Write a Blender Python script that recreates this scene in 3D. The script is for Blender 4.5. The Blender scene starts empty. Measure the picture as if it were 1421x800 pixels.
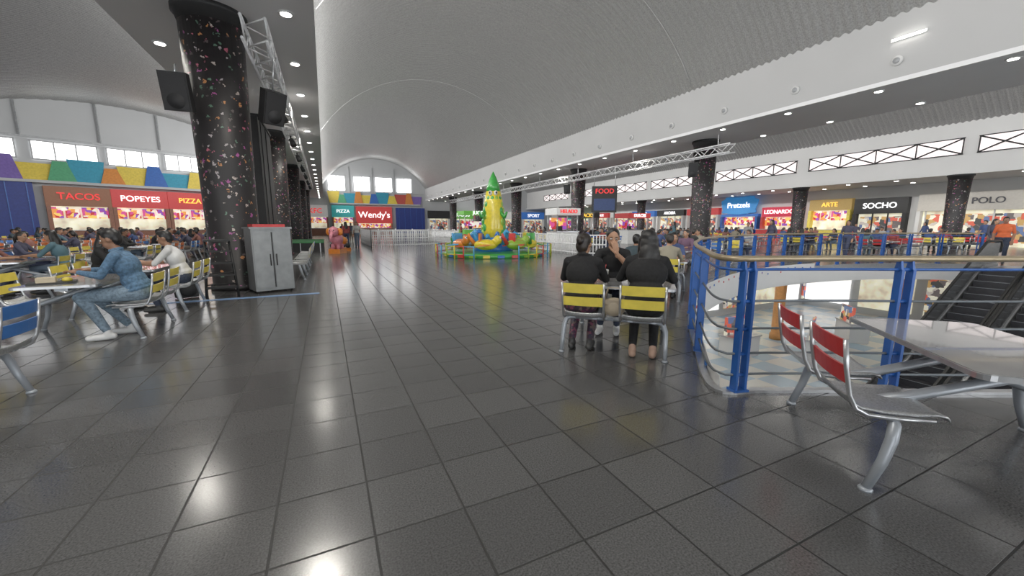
import bpy, bmesh, math, random
import numpy as np
from mathutils import Vector, Matrix, Euler
from mathutils.geometry import tessellate_polygon
random.seed(7)
scene = bpy.context.scene
COL = scene.collection
PI = math.pi

# ------------------------------------------------------------------ materials
def nt(name):
    m = bpy.data.materials.new(name); m.use_nodes = True
    t = m.node_tree
    return m, t, t.nodes['Principled BSDF']
def rgb(c): return (c[0], c[1], c[2], 1)
def mat(name, c, rough=0.5, metal=0.0, em=0.0, var=0.12, scale=8.0, bump=0.0, coat=0.0):
    m, t, b = nt(name)
    n = t.nodes.new('ShaderNodeTexNoise'); n.inputs['Scale'].default_value = scale
    tc = t.nodes.new('ShaderNodeTexCoord'); t.links.new(tc.outputs['Object'], n.inputs['Vector'])
    r = t.nodes.new('ShaderNodeValToRGB')
    r.color_ramp.elements[0].position = 0.3; r.color_ramp.elements[1].position = 0.7
    r.color_ramp.elements[0].color = rgb([x*(1-var) for x in c])
    r.color_ramp.elements[1].color = rgb([min(1, x*(1+var)) for x in c])
    t.links.new(n.outputs['Fac'], r.inputs['Fac'])
    t.links.new(r.outputs['Color'], b.inputs['Base Color'])
    b.inputs['Roughness'].default_value = rough
    b.inputs['Metallic'].default_value = metal
    if coat: b.inputs['Coat Weight'].default_value = coat
    if em:
        t.links.new(r.outputs['Color'], b.inputs['Emission Color'])
        b.inputs['Emission Strength'].default_value = em
    if bump:
        bp = t.nodes.new('ShaderNodeBump'); bp.inputs['Strength'].default_value = bump
        bp.inputs['Distance'].default_value = 0.01
        t.links.new(n.outputs['Fac'], bp.inputs['Height']); t.links.new(bp.outputs['Normal'], b.inputs['Normal'])
    return m

def floor_mat():
    m, t, b = nt('dark_porcelain_tile')
    tc = t.nodes.new('ShaderNodeTexCoord')
    mp = t.nodes.new('ShaderNodeMapping'); mp.inputs['Location'].default_value = (-0.12+44, -0.01+44, 0)
    t.links.new(tc.outputs['Object'], mp.inputs['Vector'])
    br = t.nodes.new('ShaderNodeTexBrick')
    br.offset = 0.0; br.squash = 1.0
    br.inputs['Scale'].default_value = 1.0
    br.inputs['Brick Width'].default_value = 0.44; br.inputs['Row Height'].default_value = 0.44
    br.inputs['Mortar Size'].default_value = 0.006; br.inputs['Mortar Smooth'].default_value = 0.25
    br.inputs['Color1'].default_value = (0.090, 0.090, 0.091, 1)
    br.inputs['Color2'].default_value = (0.066, 0.066, 0.067, 1)
    br.inputs['Mortar'].default_value = (0.005, 0.005, 0.005, 1)
    t.links.new(mp.outputs['Vector'], br.inputs['Vector'])
    n = t.nodes.new('ShaderNodeTexNoise'); n.inputs['Scale'].default_value = 110; n.inputs['Detail'].default_value = 5
    t.links.new(tc.outputs['Object'], n.inputs['Vector'])
    mr = t.nodes.new('ShaderNodeMapRange'); mr.inputs['From Min'].default_value = .3; mr.inputs['From Max'].default_value = .7
    mr.inputs['To Min'].default_value = .55; mr.inputs['To Max'].default_value = 1.48
    t.links.new(n.outputs['Fac'], mr.inputs['Value'])
    mx = t.nodes.new('ShaderNodeMix'); mx.data_type = 'RGBA'; mx.blend_type = 'MULTIPLY'; mx.inputs['Factor'].default_value = 1
    t.links.new(br.outputs['Color'], mx.inputs['A']); t.links.new(mr.outputs['Result'], mx.inputs['B'])
    t.links.new(mx.outputs['Result'], b.inputs['Base Color'])
    ad = t.nodes.new('ShaderNodeMath'); ad.operation = 'MULTIPLY_ADD'
    ad.inputs[1].default_value = .5; ad.inputs[2].default_value = .18
    t.links.new(br.outputs['Fac'], ad.inputs[0])
    t.links.new(ad.outputs[0], b.inputs['Roughness'])
    b.inputs['Specular IOR Level'].default_value = .8
    bp = t.nodes.new('ShaderNodeBump'); bp.invert = True; bp.inputs['Strength'].default_value = .8; bp.inputs['Distance'].default_value = .004
    t.links.new(br.outputs['Fac'], bp.inputs['Height'])
    t.links.new(bp.outputs['Normal'], b.inputs['Normal'])
    return m

def checker_mat():
    m, t, b = nt('lower_floor_checker')
    tc = t.nodes.new('ShaderNodeTexCoord')
    ck = t.nodes.new('ShaderNodeTexChecker'); ck.inputs['Scale'].default_value = .8
    ck.inputs['Color1'].default_value = (.50, .49, .46, 1); ck.inputs['Color2'].default_value = (.28, .37, .45, 1)
    t.links.new(tc.outputs['Object'], ck.inputs['Vector']); t.links.new(ck.outputs['Color'], b.inputs['Base Color'])
    b.inputs['Roughness'].default_value = .25
    return m

def confetti_mat():
    m, t, b = nt('black_printed_column')
    tc = t.nodes.new('ShaderNodeTexCoord')
    vo = t.nodes.new('ShaderNodeTexVoronoi'); vo.inputs['Scale'].default_value = 9.5
    nz = t.nodes.new('ShaderNodeTexNoise'); nz.inputs['Scale'].default_value = 16
    ad = t.nodes.new('ShaderNodeMix'); ad.data_type = 'RGBA'; ad.blend_type = 'ADD'; ad.inputs['Factor'].default_value = .16
    t.links.new(tc.outputs['Object'], nz.inputs['Vector'])
    t.links.new(tc.outputs['Object'], ad.inputs['A']); t.links.new(nz.outputs['Color'], ad.inputs['B'])
    t.links.new(ad.outputs['Result'], vo.inputs['Vector'])
    sp = t.nodes.new('ShaderNodeSeparateColor'); t.links.new(vo.outputs['Color'], sp.inputs['Color'])
    lt = t.nodes.new('ShaderNodeMath'); lt.operation = 'LESS_THAN'; lt.inputs[1].default_value = .31
    t.links.new(vo.outputs['Distance'], lt.inputs[0])
    gt = t.nodes.new('ShaderNodeMath'); gt.operation = 'GREATER_THAN'; gt.inputs[1].default_value = .42
    t.links.new(sp.outputs['Red'], gt.inputs[0])
    mu = t.nodes.new('ShaderNodeMath'); mu.operation = 'MULTIPLY'
    t.links.new(lt.outputs[0], mu.inputs[0]); t.links.new(gt.outputs[0], mu.inputs[1])
    cr = t.nodes.new('ShaderNodeValToRGB'); cr.color_ramp.interpolation = 'CONSTANT'
    cols = [(.42,.10,.15),(.48,.40,.36),(.10,.08,.08),(.48,.20,.07),(.09,.17,.12),(.32,.07,.24),(.36,.32,.33)]
    e = cr.color_ramp.elements
    e[0].color = rgb(cols[0]); e[1].position = 1/7; e[1].color = rgb(cols[1])
    for i in range(2, 7):
        x = e.new(i/7); x.color = rgb(cols[i])
    t.links.new(sp.outputs['Green'], cr.inputs['Fac'])
    mx = t.nodes.new('ShaderNodeMix'); mx.data_type = 'RGBA'
    mx.inputs['A'].default_value = (.012, .010, .011, 1)
    t.links.new(mu.outputs[0], mx.inputs['Factor']); t.links.new(cr.outputs['Color'], mx.inputs['B'])
    t.links.new(mx.outputs['Result'], b.inputs['Base Color'])
    b.inputs['Roughness'].default_value = .5
    return m

def ramp_by_object(name, cols, rough=.8):
    m, t, b = nt(name)
    oi = t.nodes.new('ShaderNodeObjectInfo')
    cr = t.nodes.new('ShaderNodeValToRGB'); cr.color_ramp.interpolation = 'CONSTANT'
    e = cr.color_ramp.elements; n = len(cols)
    e[0].color = rgb(cols[0]); e[1].position = 1/n; e[1].color = rgb(cols[1])
    for i in range(2, n):
        x = e.new(i/n); x.color = rgb(cols[i])
    t.links.new(oi.outputs['Random'], cr.inputs['Fac']); t.links.new(cr.outputs['Color'], b.inputs['Base Color'])
    b.inputs['Roughness'].default_value = rough
    return m

def menu_mat(name, cols, scale, em):
    m, t, b = nt(name)
    tc = t.nodes.new('ShaderNodeTexCoord')
    vo = t.nodes.new('ShaderNodeTexVoronoi'); vo.distance = 'CHEBYCHEV'; vo.inputs['Scale'].default_value = scale
    t.links.new(tc.outputs['Object'], vo.inputs['Vector'])
    sp = t.nodes.new('ShaderNodeSeparateColor'); t.links.new(vo.outputs['Color'], sp.inputs['Color'])
    cr = t.nodes.new('ShaderNodeValToRGB'); cr.color_ramp.interpolation = 'CONSTANT'
    e = cr.color_ramp.elements; n = len(cols)
    e[0].color = rgb(cols[0]); e[1].position = 1/n; e[1].color = rgb(cols[1])
    for i in range(2, n):
        x = e.new(i/n); x.color = rgb(cols[i])
    t.links.new(sp.outputs['Red'], cr.inputs['Fac'])
    t.links.new(cr.outputs['Color'], b.inputs['Base Color']); t.links.new(cr.outputs['Color'], b.inputs['Emission Color'])
    b.inputs['Emission Strength'].default_value = em
    return m

def denim(name, c):
    return mat(name, c, .85, var=.35, scale=35, bump=.3)

M = {}
M['floor'] = floor_mat()
M['checker'] = checker_mat()
M['confetti'] = confetti_mat()
M['vault'] = mat('vault_corrugated_metal', (.35,.35,.345), .32, .45, var=.22, scale=22)
M['white'] = mat('white_plaster', (.66,.66,.655), .6, var=.03, scale=.5)
M['seam'] = mat('vault_seam', (.48,.48,.48), .5, .2, var=.05)
M['fascia'] = mat('fascia_white', (.44,.44,.44), .6, var=.03, scale=.5)
M['offwhite'] = mat('offwhite_wall', (.42,.43,.44), .6, var=.03, scale=.5)
M['soffit'] = mat('grey_soffit', (.80,.80,.81), .6, var=.03, scale=.3)
M['lamp'] = mat('downlight_glow', (1,.97,.9), .5, em=14, var=.01)
M['window'] = mat('bright_window', (1,1,1), .4, em=3.2, var=.01)
M['windowfill'] = mat('rear_fill_window', (.95,.98,1), .4, em=5.6, var=.01)  # glow of the unseen rear glazing, added as fill light
M['windowpink'] = mat('warm_window', (.9,.80,.79), .4, em=.85, var=.12, scale=.9)
M['frame'] = mat('window_frame_grey', (.35,.36,.37), .5, .3)
M['alu'] = mat('aluminium_truss', (.78,.78,.79), .4, .15)
M['steel'] = mat('brushed_steel', (.55,.56,.58), .28, .85, var=.08, scale=20)
M['seatsteel'] = mat('perforated_seat_steel', (.50,.51,.52), .3, .7, var=.25, scale=90)
M['cabsteel'] = mat('cabinet_steel', (.25,.26,.265), .4, .4, var=.12, scale=6)
M['greymetal'] = mat('grey_powder_coat', (.36,.39,.43), .38, .35, var=.05)
M['railmetal'] = mat('dark_rail_tube', (.14,.16,.18), .4, .5, var=.05)
M['tabletop'] = mat('grey_laminate', (.28,.28,.28), .12, 0, var=.1, scale=3, coat=.6)
M['black'] = mat('matte_black', (.012,.012,.013), .6)
M['speaker'] = mat('speaker_black', (.02,.02,.022), .75, bump=.4, scale=80)
M['blue'] = mat('blue_paint', (.015,.09,.36), .35, .1)
M['navy'] = mat('navy_panel', (.010,.025,.17), .5, em=.08)
M['yellow'] = mat('yellow_slat', (.78,.62,.08), .4)
M['red'] = mat('red_slat', (.52,.03,.03), .4)
M['orange'] = mat('orange_slat', (.66,.16,.04), .4)
M['ocol'] = mat('orange_column', (.55,.24,.07), .5)
M['bluesl'] = mat('blue_slat', (.03,.14,.44), .4)
M['gold'] = mat('brass_handrail', (.38,.30,.19), .35, .5)
M['rubber'] = mat('rubber_black', (.012,.012,.012), .5)
M['glass'] = mat('escalator_panel', (.22,.23,.24), .2, .6)
M['tread'] = mat('escalator_tread', (.035,.035,.04), .5, .4)
M['bluetape'] = mat('blue_floor_inlay', (.20,.34,.60), .3)
M['counter'] = mat('counter_front', (.25,.10,.06), .5)
M['signtext'] = mat('sign_text_white', (1,1,1), .5, em=.9, var=.01)
M['signtexty'] = mat('sign_text_yellow', (1,.6,.08), .5, em=.8, var=.01)
M['signtextr'] = mat('sign_text_red', (.75,.03,.03), .5, em=.7, var=.01)
M['signtextk'] = mat('sign_text_dark', (.05,.05,.06), .5)
M['menu'] = menu_mat('menu_boards', [(.8,.7,.55),(.5,.05,.2),(.7,.25,.05),(.8,.75,.7),(.4,.02,.02),(.2,.05,.35),(.8,.5,.1)], 4, .7)
M['menu2'] = menu_mat('shelf_goods', [(.5,.45,.4),(.12,.1,.1),(.6,.1,.06),(.05,.05,.05),(.8,.75,.6),(.1,.15,.3),(.5,.3,.1)], 3.2, .4)
M['shopglow'] = mat('shop_interior_light', (.9,.72,.5), .5, em=.55, var=.5, scale=1.2)
M['shopwhite'] = mat('shop_white_light', (1,.97,.92), .5, em=1.1, var=.25, scale=.8)
M['turf'] = mat('green_turf', (.03,.22,.06), .9)
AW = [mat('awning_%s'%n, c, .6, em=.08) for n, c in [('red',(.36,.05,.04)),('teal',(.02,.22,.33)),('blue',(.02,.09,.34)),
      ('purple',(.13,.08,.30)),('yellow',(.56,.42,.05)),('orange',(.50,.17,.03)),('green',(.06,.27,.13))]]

# ------------------------------------------------------------------ mesh builder
class MB:
    def __init__(s): s.V=[]; s.F=[]; s.M=[]; s.S=[]
    def add(s, vs, fs, m=0, smooth=False, xf=None):
        o = len(s.V)
        for v in vs:
            v = Vector(v)
            s.V.append(tuple(xf @ v) if xf is not None else tuple(v))
        for f in fs:
            s.F.append([i+o for i in f]); s.M.append(m); s.S.append(smooth)
    def box(s, c, d, m=0, rot=None, xf=None):
        x,y,z = d[0]/2,d[1]/2,d[2]/2
        vs=[Vector(p) for p in [(-x,-y,-z),(x,-y,-z),(x,y,-z),(-x,y,-z),(-x,-y,z),(x,-y,z),(x,y,z),(-x,y,z)]]
        if rot is not None: vs=[rot@v for v in vs]
        vs=[v+Vector(c) for v in vs]
        s.add(vs,[(0,3,2,1),(4,5,6,7),(0,1,5,4),(1,2,6,5),(2,3,7,6),(3,0,4,7)],m,False,xf)
    def tube(s, pts, r, m=0, seg=8, closed=False, flat=None, xf=None):
        pts=[Vector(p) for p in pts]; n=len(pts)
        rs = r if isinstance(r,(list,tuple)) else [r]*n
        vs=[]; prev=None
        for i,p in enumerate(pts):
            if closed: d=(pts[(i+1)%n]-pts[i-1])
            else: d=(pts[min(i+1,n-1)]-pts[max(i-1,0)])
            d.normalize()
            if prev is None:
                a = Vector((0,0,1)) if abs(d.z)<.9 else Vector((0,1,0))
                u=d.cross(a).normalized()
            else:
                u=prev-d*prev.dot(d)
                u.normalize()
            prev=u; w=d.cross(u)
            for k in range(seg):
                t=2*PI*k/seg
                f=flat if flat else 1
                vs.append(p+u*math.cos(t)*rs[i]+w*math.sin(t)*rs[i]*f)
        fs=[]
        m_=n if closed else n-1
        for i in range(m_):
            j=(i+1)%n
            for k in range(seg):
                k2=(k+1)%seg
                fs.append((i*seg+k,i*seg+k2,j*seg+k2,j*seg+k))
        if not closed:
            fs.append(tuple(range(seg))[::-1]); fs.append(tuple((n-1)*seg+k for k in range(seg)))
        s.add(vs,fs,m,True,xf)
    def ell(s, c, r, m=0, seg=14, rings=9, rot=None, xf=None):
        vs=[Vector((0,0,-r[2]))]
        for i in range(1,rings):
            a=-PI/2+PI*i/rings
            for k in range(seg):
                t=2*PI*k/seg
                vs.append(Vector((r[0]*math.cos(a)*math.cos(t), r[1]*math.cos(a)*math.sin(t), r[2]*math.sin(a))))
        vs.append(Vector((0,0,r[2])))
        fs=[]
        for k in range(seg): fs.append((0,1+(k+1)%seg,1+k))
        for i in range(rings-2):
            for k in range(seg):
                a=1+i*seg+k; b=1+i*seg+(k+1)%seg
                fs.append((a,b,b+seg,a+seg))
        l=len(vs)-1; o=1+(rings-2)*seg
        for k in range(seg): fs.append((l,o+k,o+(k+1)%seg))
        if rot is not None: vs=[rot@v for v in vs]
        vs=[v+Vector(c) for v in vs]
        s.add(vs,fs,m,True,xf)
    def lathe(s, prof, m=0, seg=24, c=(0,0,0), xf=None, smooth=True):
        vs=[];fs=[];n=len(prof)
        for r,z in prof:
            for k in range(seg):
                t=2*PI*k/seg; vs.append(Vector((c[0]+r*math.cos(t),c[1]+r*math.sin(t),c[2]+z)))
        for i in range(n-1):
            for k in range(seg):
                k2=(k+1)%seg; fs.append((i*seg+k,i*seg+k2,(i+1)*seg+k2,(i+1)*seg+k))
        fs.append(tuple(range(seg))[::-1]); fs.append(tuple((n-1)*seg+k for k in range(seg)))
        s.add(vs,fs,m,smooth,xf)
    def prism(s, pts, vec, m=0, xf=None):
        pts=[Vector(p) for p in pts]; n=len(pts); vec=Vector(vec)
        vs=pts+[p+vec for p in pts]
        fs=[tuple(range(n))[::-1], tuple(range(n,2*n))]
        for i in range(n): fs.append((i,(i+1)%n,n+(i+1)%n,n+i))
        s.add(vs,fs,m,False,xf)
    def mesh(s, name, mats):
        me=bpy.data.meshes.new(name); me.from_pydata(s.V,[],s.F)
        for m in mats: me.materials.append(m)
        me.polygons.foreach_set('material_index', s.M)
        me.polygons.foreach_set('use_smooth', s.S)
        me.update(); return me
    def obj(s, name, mats, loc=(0,0,0), rot=0, parent=None):
        return place(s.mesh(name,mats), name, loc, rot, parent)

def place(me, name, loc=(0,0,0), rot=0, parent=None, scale=1):
    o=bpy.data.objects.new(name, me); COL.objects.link(o)
    o.location=loc; o.rotation_euler=(0,0,rot); o.scale=(scale,)*3
    if parent: o.parent=parent
    return o
def empty(name, loc=(0,0,0), rot=0):
    o=bpy.data.objects.new(name,None); COL.objects.link(o); o.location=loc; o.rotation_euler=(0,0,rot); o.empty_display_size=.2
    return o
def text(body, name, loc, size, m, parent=None, rotz=0, ext=.03):
    cu=bpy.data.curves.new(name,'FONT'); cu.body=body; cu.size=size; cu.extrude=ext
    cu.align_x='CENTER'; cu.align_y='CENTER'; cu.materials.append(m); cu.offset=size*.008
    o=bpy.data.objects.new(name,cu); COL.objects.link(o); o.location=loc; o.rotation_euler=(PI/2,0,rotz)
    if parent: o.parent=parent
    return o

# ------------------------------------------------------------------ room shell
def arc(x,x0,x1,zs,zp):
    c=(x0+x1)/2; w=(x1-x0)/2; h=zp-zs; R=(w*w+h*h)/(2*h)
    return zs+math.sqrt(max(0,R*R-(x-c)**2))-(R-h)
VM=(0.1,16.7,8.0,12.6); VL=(-26.0,-3.9,8.0,11.3); VR=(20.7,37.3,8.0,11.2)
def vault(name, P, y0, y1f, nx=26):
    x0,x1,zs,zp=P; step=.05; y1=max(y1f(x0),y1f(x1))
    ny=int((y1-y0)/step); vs=[];fs=[]
    for j in range(ny+1):
        y=y0+step*j; a=.042*math.sin(2*PI*y/.30)
        for i in range(nx+1):
            x=x0+(x1-x0)*i/nx
            vs.append((x,y,arc(x,*P)+a))
    for j in range(ny):
        for i in range(nx):
            x=x0+(x1-x0)*(i+.5)/nx
            if y0+step*j>y1f(x)+.4: continue
            a=j*(nx+1)+i; fs.append((a,a+1,a+nx+2,a+nx+1))
    mb=MB(); mb.add(vs,fs,0,True)
    return mb.obj(name,[M['vault']])
leftwall=lambda x:53.1+.5*x
vault('ceiling', VM, -20, lambda x:72)
vault('ceiling_left', VL, -20, leftwall)
vault('ceiling_right', VR, -20, lambda x:72)
mb=MB()
for y in (14.7,32.0):
    pts=[(x,y,arc(x,*VM)-.05) for x in np.linspace(VM[0]+.1,VM[1]-.1,24)]
    mb.tube(pts,.014,0,6)
mb.obj('trim_1',[M['seam']])

def aisle(n, xa, xb):
    mb=MB()
    mb.box(((xa+xb)/2,26,6.02),(xb-xa,92,.14),0)
    mb.box((xa+.06,26,7.05),(.12,92,1.92),1)
    mb.box((xb-.06,26,7.05),(.12,92,1.92),1)
    mb.box(((xa+xb)/2,26,8.05),(xb-xa,92,.08),1)
    mb.obj('ceiling_soffit_%s'%n,[M['soffit'],M['fascia']])
aisle('left',-3.9,.1); aisle('right',16.7,20.7)

# atrium hole curve
ctrl=[(3.1,2.27),(3.9,3.1),(4.9,4.05),(6,4.95),(8,6.3),(11.5,7.7),(15,8.2),(18.7,7.8),(21.4,6.5),(22.35,4.5),(21.9,2.4),(19.5,1.1),(16,.6),(12,.25),(8,.4),(6,.85),(4.8,1.36),(4.0,1.78),(3.4,2.06)]
def catmull(pts,n=8):
    out=[];N=len(pts); P=[Vector((p[0],p[1],0)) for p in pts]
    for i in range(N):
        a,b,c,d=P[i-1],P[i],P[(i+1)%N],P[(i+2)%N]
        for k in range(n):
            t=k/n
            out.append(.5*((2*b)+(c-a)*t+(2*a-5*b+4*c-d)*t*t+(3*b-a-3*c+d)*t**3))
    return out
hole=catmull(ctrl)
outer=[Vector(p) for p in [(-26,-20,0),(46,-20,0),(46,74,0),(-26,74,0)]]
def holed(z):
    tris=tessellate_polygon([outer,hole]); al=[Vector((v.x,v.y,z)) for v in outer+hole]
    return al,tris
def up(al,tr,sgn):
    out=[]
    for t in tr:
        n=(al[t[1]]-al[t[0]]).cross(al[t[2]]-al[t[0]])
        out.append(t if n.z*sgn>0 else (t[0],t[2],t[1]))
    return out
mb=MB(); al,tr=holed(0); mb.add(al,up(al,tr,1),0)
mb.obj('floor',[M['floor']])
mb=MB(); al,tr=holed(-.6); mb.add(al,up(al,tr,-1),0)
n=len(hole); vs=[];fs=[]
for p in hole: vs+= [(p.x,p.y,-.001),(p.x,p.y,-.6)]
for i in range(n):
    j=(i+1)%n; fs.append((2*i,2*j,2*j+1,2*i+1))
mb.add(vs,fs,1)
mb.obj('ceiling_lower_level',[M['white'],M['white']])
def offset(poly,d):
    out=[];n=len(poly)
    for i in range(n):
        t=(poly[(i+1)%n]-poly[i-1]).normalized(); nr=Vector((-t.y,t.x,0)); out.append(poly[i]+nr*d)
    return out
o1=offset(hole,.16)
if (o1[0]-Vector((10,4,0))).length<(hole[0]-Vector((10,4,0))).length: sg=-1
else: sg=1
ko=offset(hole,.05*sg); ki=offset(hole,-.02*sg)
mb=MB(); vs=[];fs=[]
for a,b in zip(ko,ki): vs+=[(a.x,a.y,0),(a.x,a.y,.025),(b.x,b.y,.025),(b.x,b.y,-.15)]
for i in range(n):
    j=(i+1)%n
    for k in range(3): fs.append((4*i+k,4*j+k,4*j+k+1,4*i+k+1))
mb.add(vs,fs,0); mb.obj('trim_2',[M['steel']])

# lower level
mb=MB(); mb.box((14,14,-5.05),(60,44,.1),0); mb.obj('floor_lower_level',[M['checker']])
mb=MB()
mb.box((14,19,-2.8),(60,.2,4.4),0)
for i in range(16):
    x=-8+i*3.2
    mb.box((x,18.8,-3.2),(2.6,.1,2.6),1+(i%3))
    mb.box((x,18.75,-1.5),(2.6,.2,.6),4+(i%2))
mb.box((36,5,-2.8),(.2,44,4.4),0)
for i in range(8): mb.box((35.8,-8+i*3.6,-3.2),(.1,3,2.6),1+(i%3))
mb.obj('wall_lower_level',[M['offwhite'],M['shopglow'],M['shopwhite'],M['menu2'],M['white'],M['ocol']])
mb=MB()
for i in range(9):
    for y in (10.5,13.5,16.5,-.8):
        mb.box((0+i*3.6,y,-.62),(.6,.6,.03),0)
mb.obj('lower_fill_panels',[M['lamp']])  # unseen glowing panels, added to light the lower level
for x,y in [(23.2,13.4),(32.5,11.6),(15.5,15.5)]:
    mb=MB(); mb.lathe([(.34,-5),(.34,-4.7),(.28,-4.6),(.28,-.8),(.34,-.6)],0,18); mb.obj('lower_column',[M['ocol']],(x,y,0))
for i,(x,y) in enumerate([(18.5,12.4),(21.5,10.4),(27,11.5)]):
    mb=MB(); mb.box((0,0,-4.5),(1.8,.9,1.0),0); mb.box((0,0,-3.97),(1.9,1.0,.06),1); mb.box((0,.3,-3.5),(1.5,.1,.9),2)
    mb.obj('display_stand',[M['white'],M['steel'],M['menu2']],(x,y,0),i*.4)

# walls
def wallgrid(name, x0,x1, yf, ztopf, mats, n=30):
    mb=MB(); vs=[];fs=[]
    for i in range(n+1):
        x=x0+(x1-x0)*i/n; vs+=[(x,yf(x),0),(x,yf(x),ztopf(x))]
    for i in range(n): fs.append((2*i,2*i+2,2*i+3,2*i+1))
    mb.add(vs,fs,0); return mb.obj(name,mats)
def ztop(x):
    for P in (VM,VL,VR):
        if P[0]<=x<=P[1]: return arc(x,*P)+.02
    return 8.1
wallgrid('wall_far',-3.9,46,lambda x:72,ztop,[M['offwhite']],120)
wallgrid('wall_far_left',-26,-3.9,leftwall,ztop,[M['offwhite']],40)
mb=MB(); mb.box((-3.95,61.5,4.0),(.1,21,8.1),0); mb.obj('wall_return',[M['offwhite']])
mb=MB(); mb.box((-26.05,15,4.0),(.1,70,8.1),0); mb.obj('wall_left',[M['offwhite']])
wallgrid('wall_back',-26,46,lambda x:-20,ztop,[M['offwhite']],120)
mb=MB()
for i in range(10):
    x=-23+i*7
    if -6<x<2 or 16<x<21.5: continue
    mb.box((x,-19.9,3.9),(5.6,.06,6.4),0)
    for k in (-2.85,-.95,.95,2.85): mb.box((x+k,-19.85,3.9),(.12,.1,6.5),1)
    for z in (.7,3.9,7.1): mb.box((x,-19.85,z),(5.7,.1,.12),1)
mb.obj('window_1',[M['windowfill'],M['frame']])  # window wall added behind the camera to light the hall from there
mb=MB()
mb.box((37.4,26,6.4),(.2,92,3.3),0)
mb.box((37.3,26,4.85),(.5,92,.25),0)
mb.obj('wall_right_upper',[M['white']])
mb=MB(); mb.box((40.3,26,4.82),(5.8,92,.1),0); mb.obj('ceiling_gallery',[M['white']])
mb=MB(); mb.box((43.2,26,2.4),(.2,92,4.8),0); mb.obj('wall_right',[M['white']])
k=2
ys=[(-7.5,1.6),(2.4,10.7),(11.4,20.3),(21.3,29.1),(30.0,38.2),(39,47),(48,56),(57,65)]
for a,b in ys:
    mb=MB(); mb.box((37.27,(a+b)/2,6.5),(.05,b-a,.95),0)
    nx=8; L=(b-a)/nx
    for z in (6.0,7.0): mb.box((37.2,(a+b)/2,z),(.08,b-a+.1,.06),1)
    for i in (0,2,4,6,8): mb.box((37.2,a+i*L,6.5),(.06,.06,1.0),1)
    for i in (0,2,4,6):
        for s in (1,-1):
            mb.tube([(37.18,a+i*L,6.5-.48*s),(37.18,a+(i+2)*L,6.5+.48*s)],.05,1,6)
    mb.obj('window_%d'%k,[M['windowpink'],M['black']]); k+=1
for xa,xb in [(.9,3.5),(4.8,7.4),(8.2,11.0),(11.7,14.3)]:
    mb=MB(); mb.box(((xa+xb)/2,71.9,8.4),(xb-xa,.06,2.4),0)
    for x in (xa,(xa+xb)/2,xb): mb.box((x,71.84,8.4),(.1,.08,2.5),1)
    for z in (7.2,9.6): mb.box(((xa+xb)/2,71.84,z),(xb-xa+.1,.08,.1),1)
    mb.obj('window_%d'%k,[M['window'],M['frame']]); k+=1
mb=MB()
for x in (4.15,7.8,11.35): mb.box((x,71.9,8.6),(.12,.1,5.0),0)
mb.box((8.4,71.88,7.0),(16,.12,.15),0)
mb.obj('trim_3',[M['frame']])
LW=math.atan2(.5,1.0); cl=math.cos(LW)
def lwp(x,off=0):
    return Vector((x+off*math.sin(LW), leftwall(x)-off*math.cos(LW),0))
for xa,xb in [(-23.2,-20.3),(-19.6,-16.5),(-16.0,-13.1),(-12.7,-10.2),(-9.8,-7.2),(-6.8,-4.4)]:
    w=(xb-xa)/cl; mb=MB(); mb.box((0,-.08,7.15),(w,.06,1.35),0)
    for i in range(4): mb.box((-w/2+w*i/3,-.12,7.15),(.09,.1,1.4),1)
    for z in (6.48,7.83): mb.box((0,-.12,z),(w+.1,.1,.1),1)
    mb.obj('window_%d'%k,[M['window'],M['frame']],lwp((xa+xb)/2),LW); k+=1
mb=MB()
for x in (-20,-16.25,-12.9,-10,-7):
    p=lwp(x,.1); zt=ztop(x)-.1; mb.box((p.x,p.y,(8.1+zt)/2),(.12,.12,zt-8.1),0)
p=lwp(-15,.1); mb.box((p.x,p.y,8.1),(24,.12,.12),0,Matrix.Rotation(LW,3,'Z'))
mb.obj('trim_4',[M['frame']])

def awning(name,loc,rot,w,z0,h,seed):
    rnd=random.Random(seed); mb=MB(); x=-w/2; i=0
    order=[0,1,2,3,4,6,1,5,4,2,1,4,0,5,3,6]
    while x<w/2-.5:
        ww=1.15+rnd.random()*.45
        c=order[(i+seed)%len(order)]; hh=h*(1.0 if i%3==0 else .72 if i%3==1 else .86)
        if i%2: pts=[(x-.1,-.62,z0),(x+ww+.1,-.62,z0),(x+ww*.78,-.3,z0+hh),(x+ww*.22,-.3,z0+hh)]
        else: pts=[(x,-.5,z0),(x+ww,-.5,z0),(x+ww+.3,-.22,z0+hh),(x-.3,-.22,z0+hh)]
        mb.prism(pts,(0,.06,0),c); x+=ww; i+=1
    mb.box((0,-.4,z0-.1),(w,.5,.2),7)
    mb.obj(name,AW+[M['offwhite']],loc,rot)
awning('coloured_awning',lwp(-15.2),LW,22.6,4.9,1.75,0)
awning('coloured_awning',(8.3,72,0),0,14.6,5.2,1.9,4)

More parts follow.
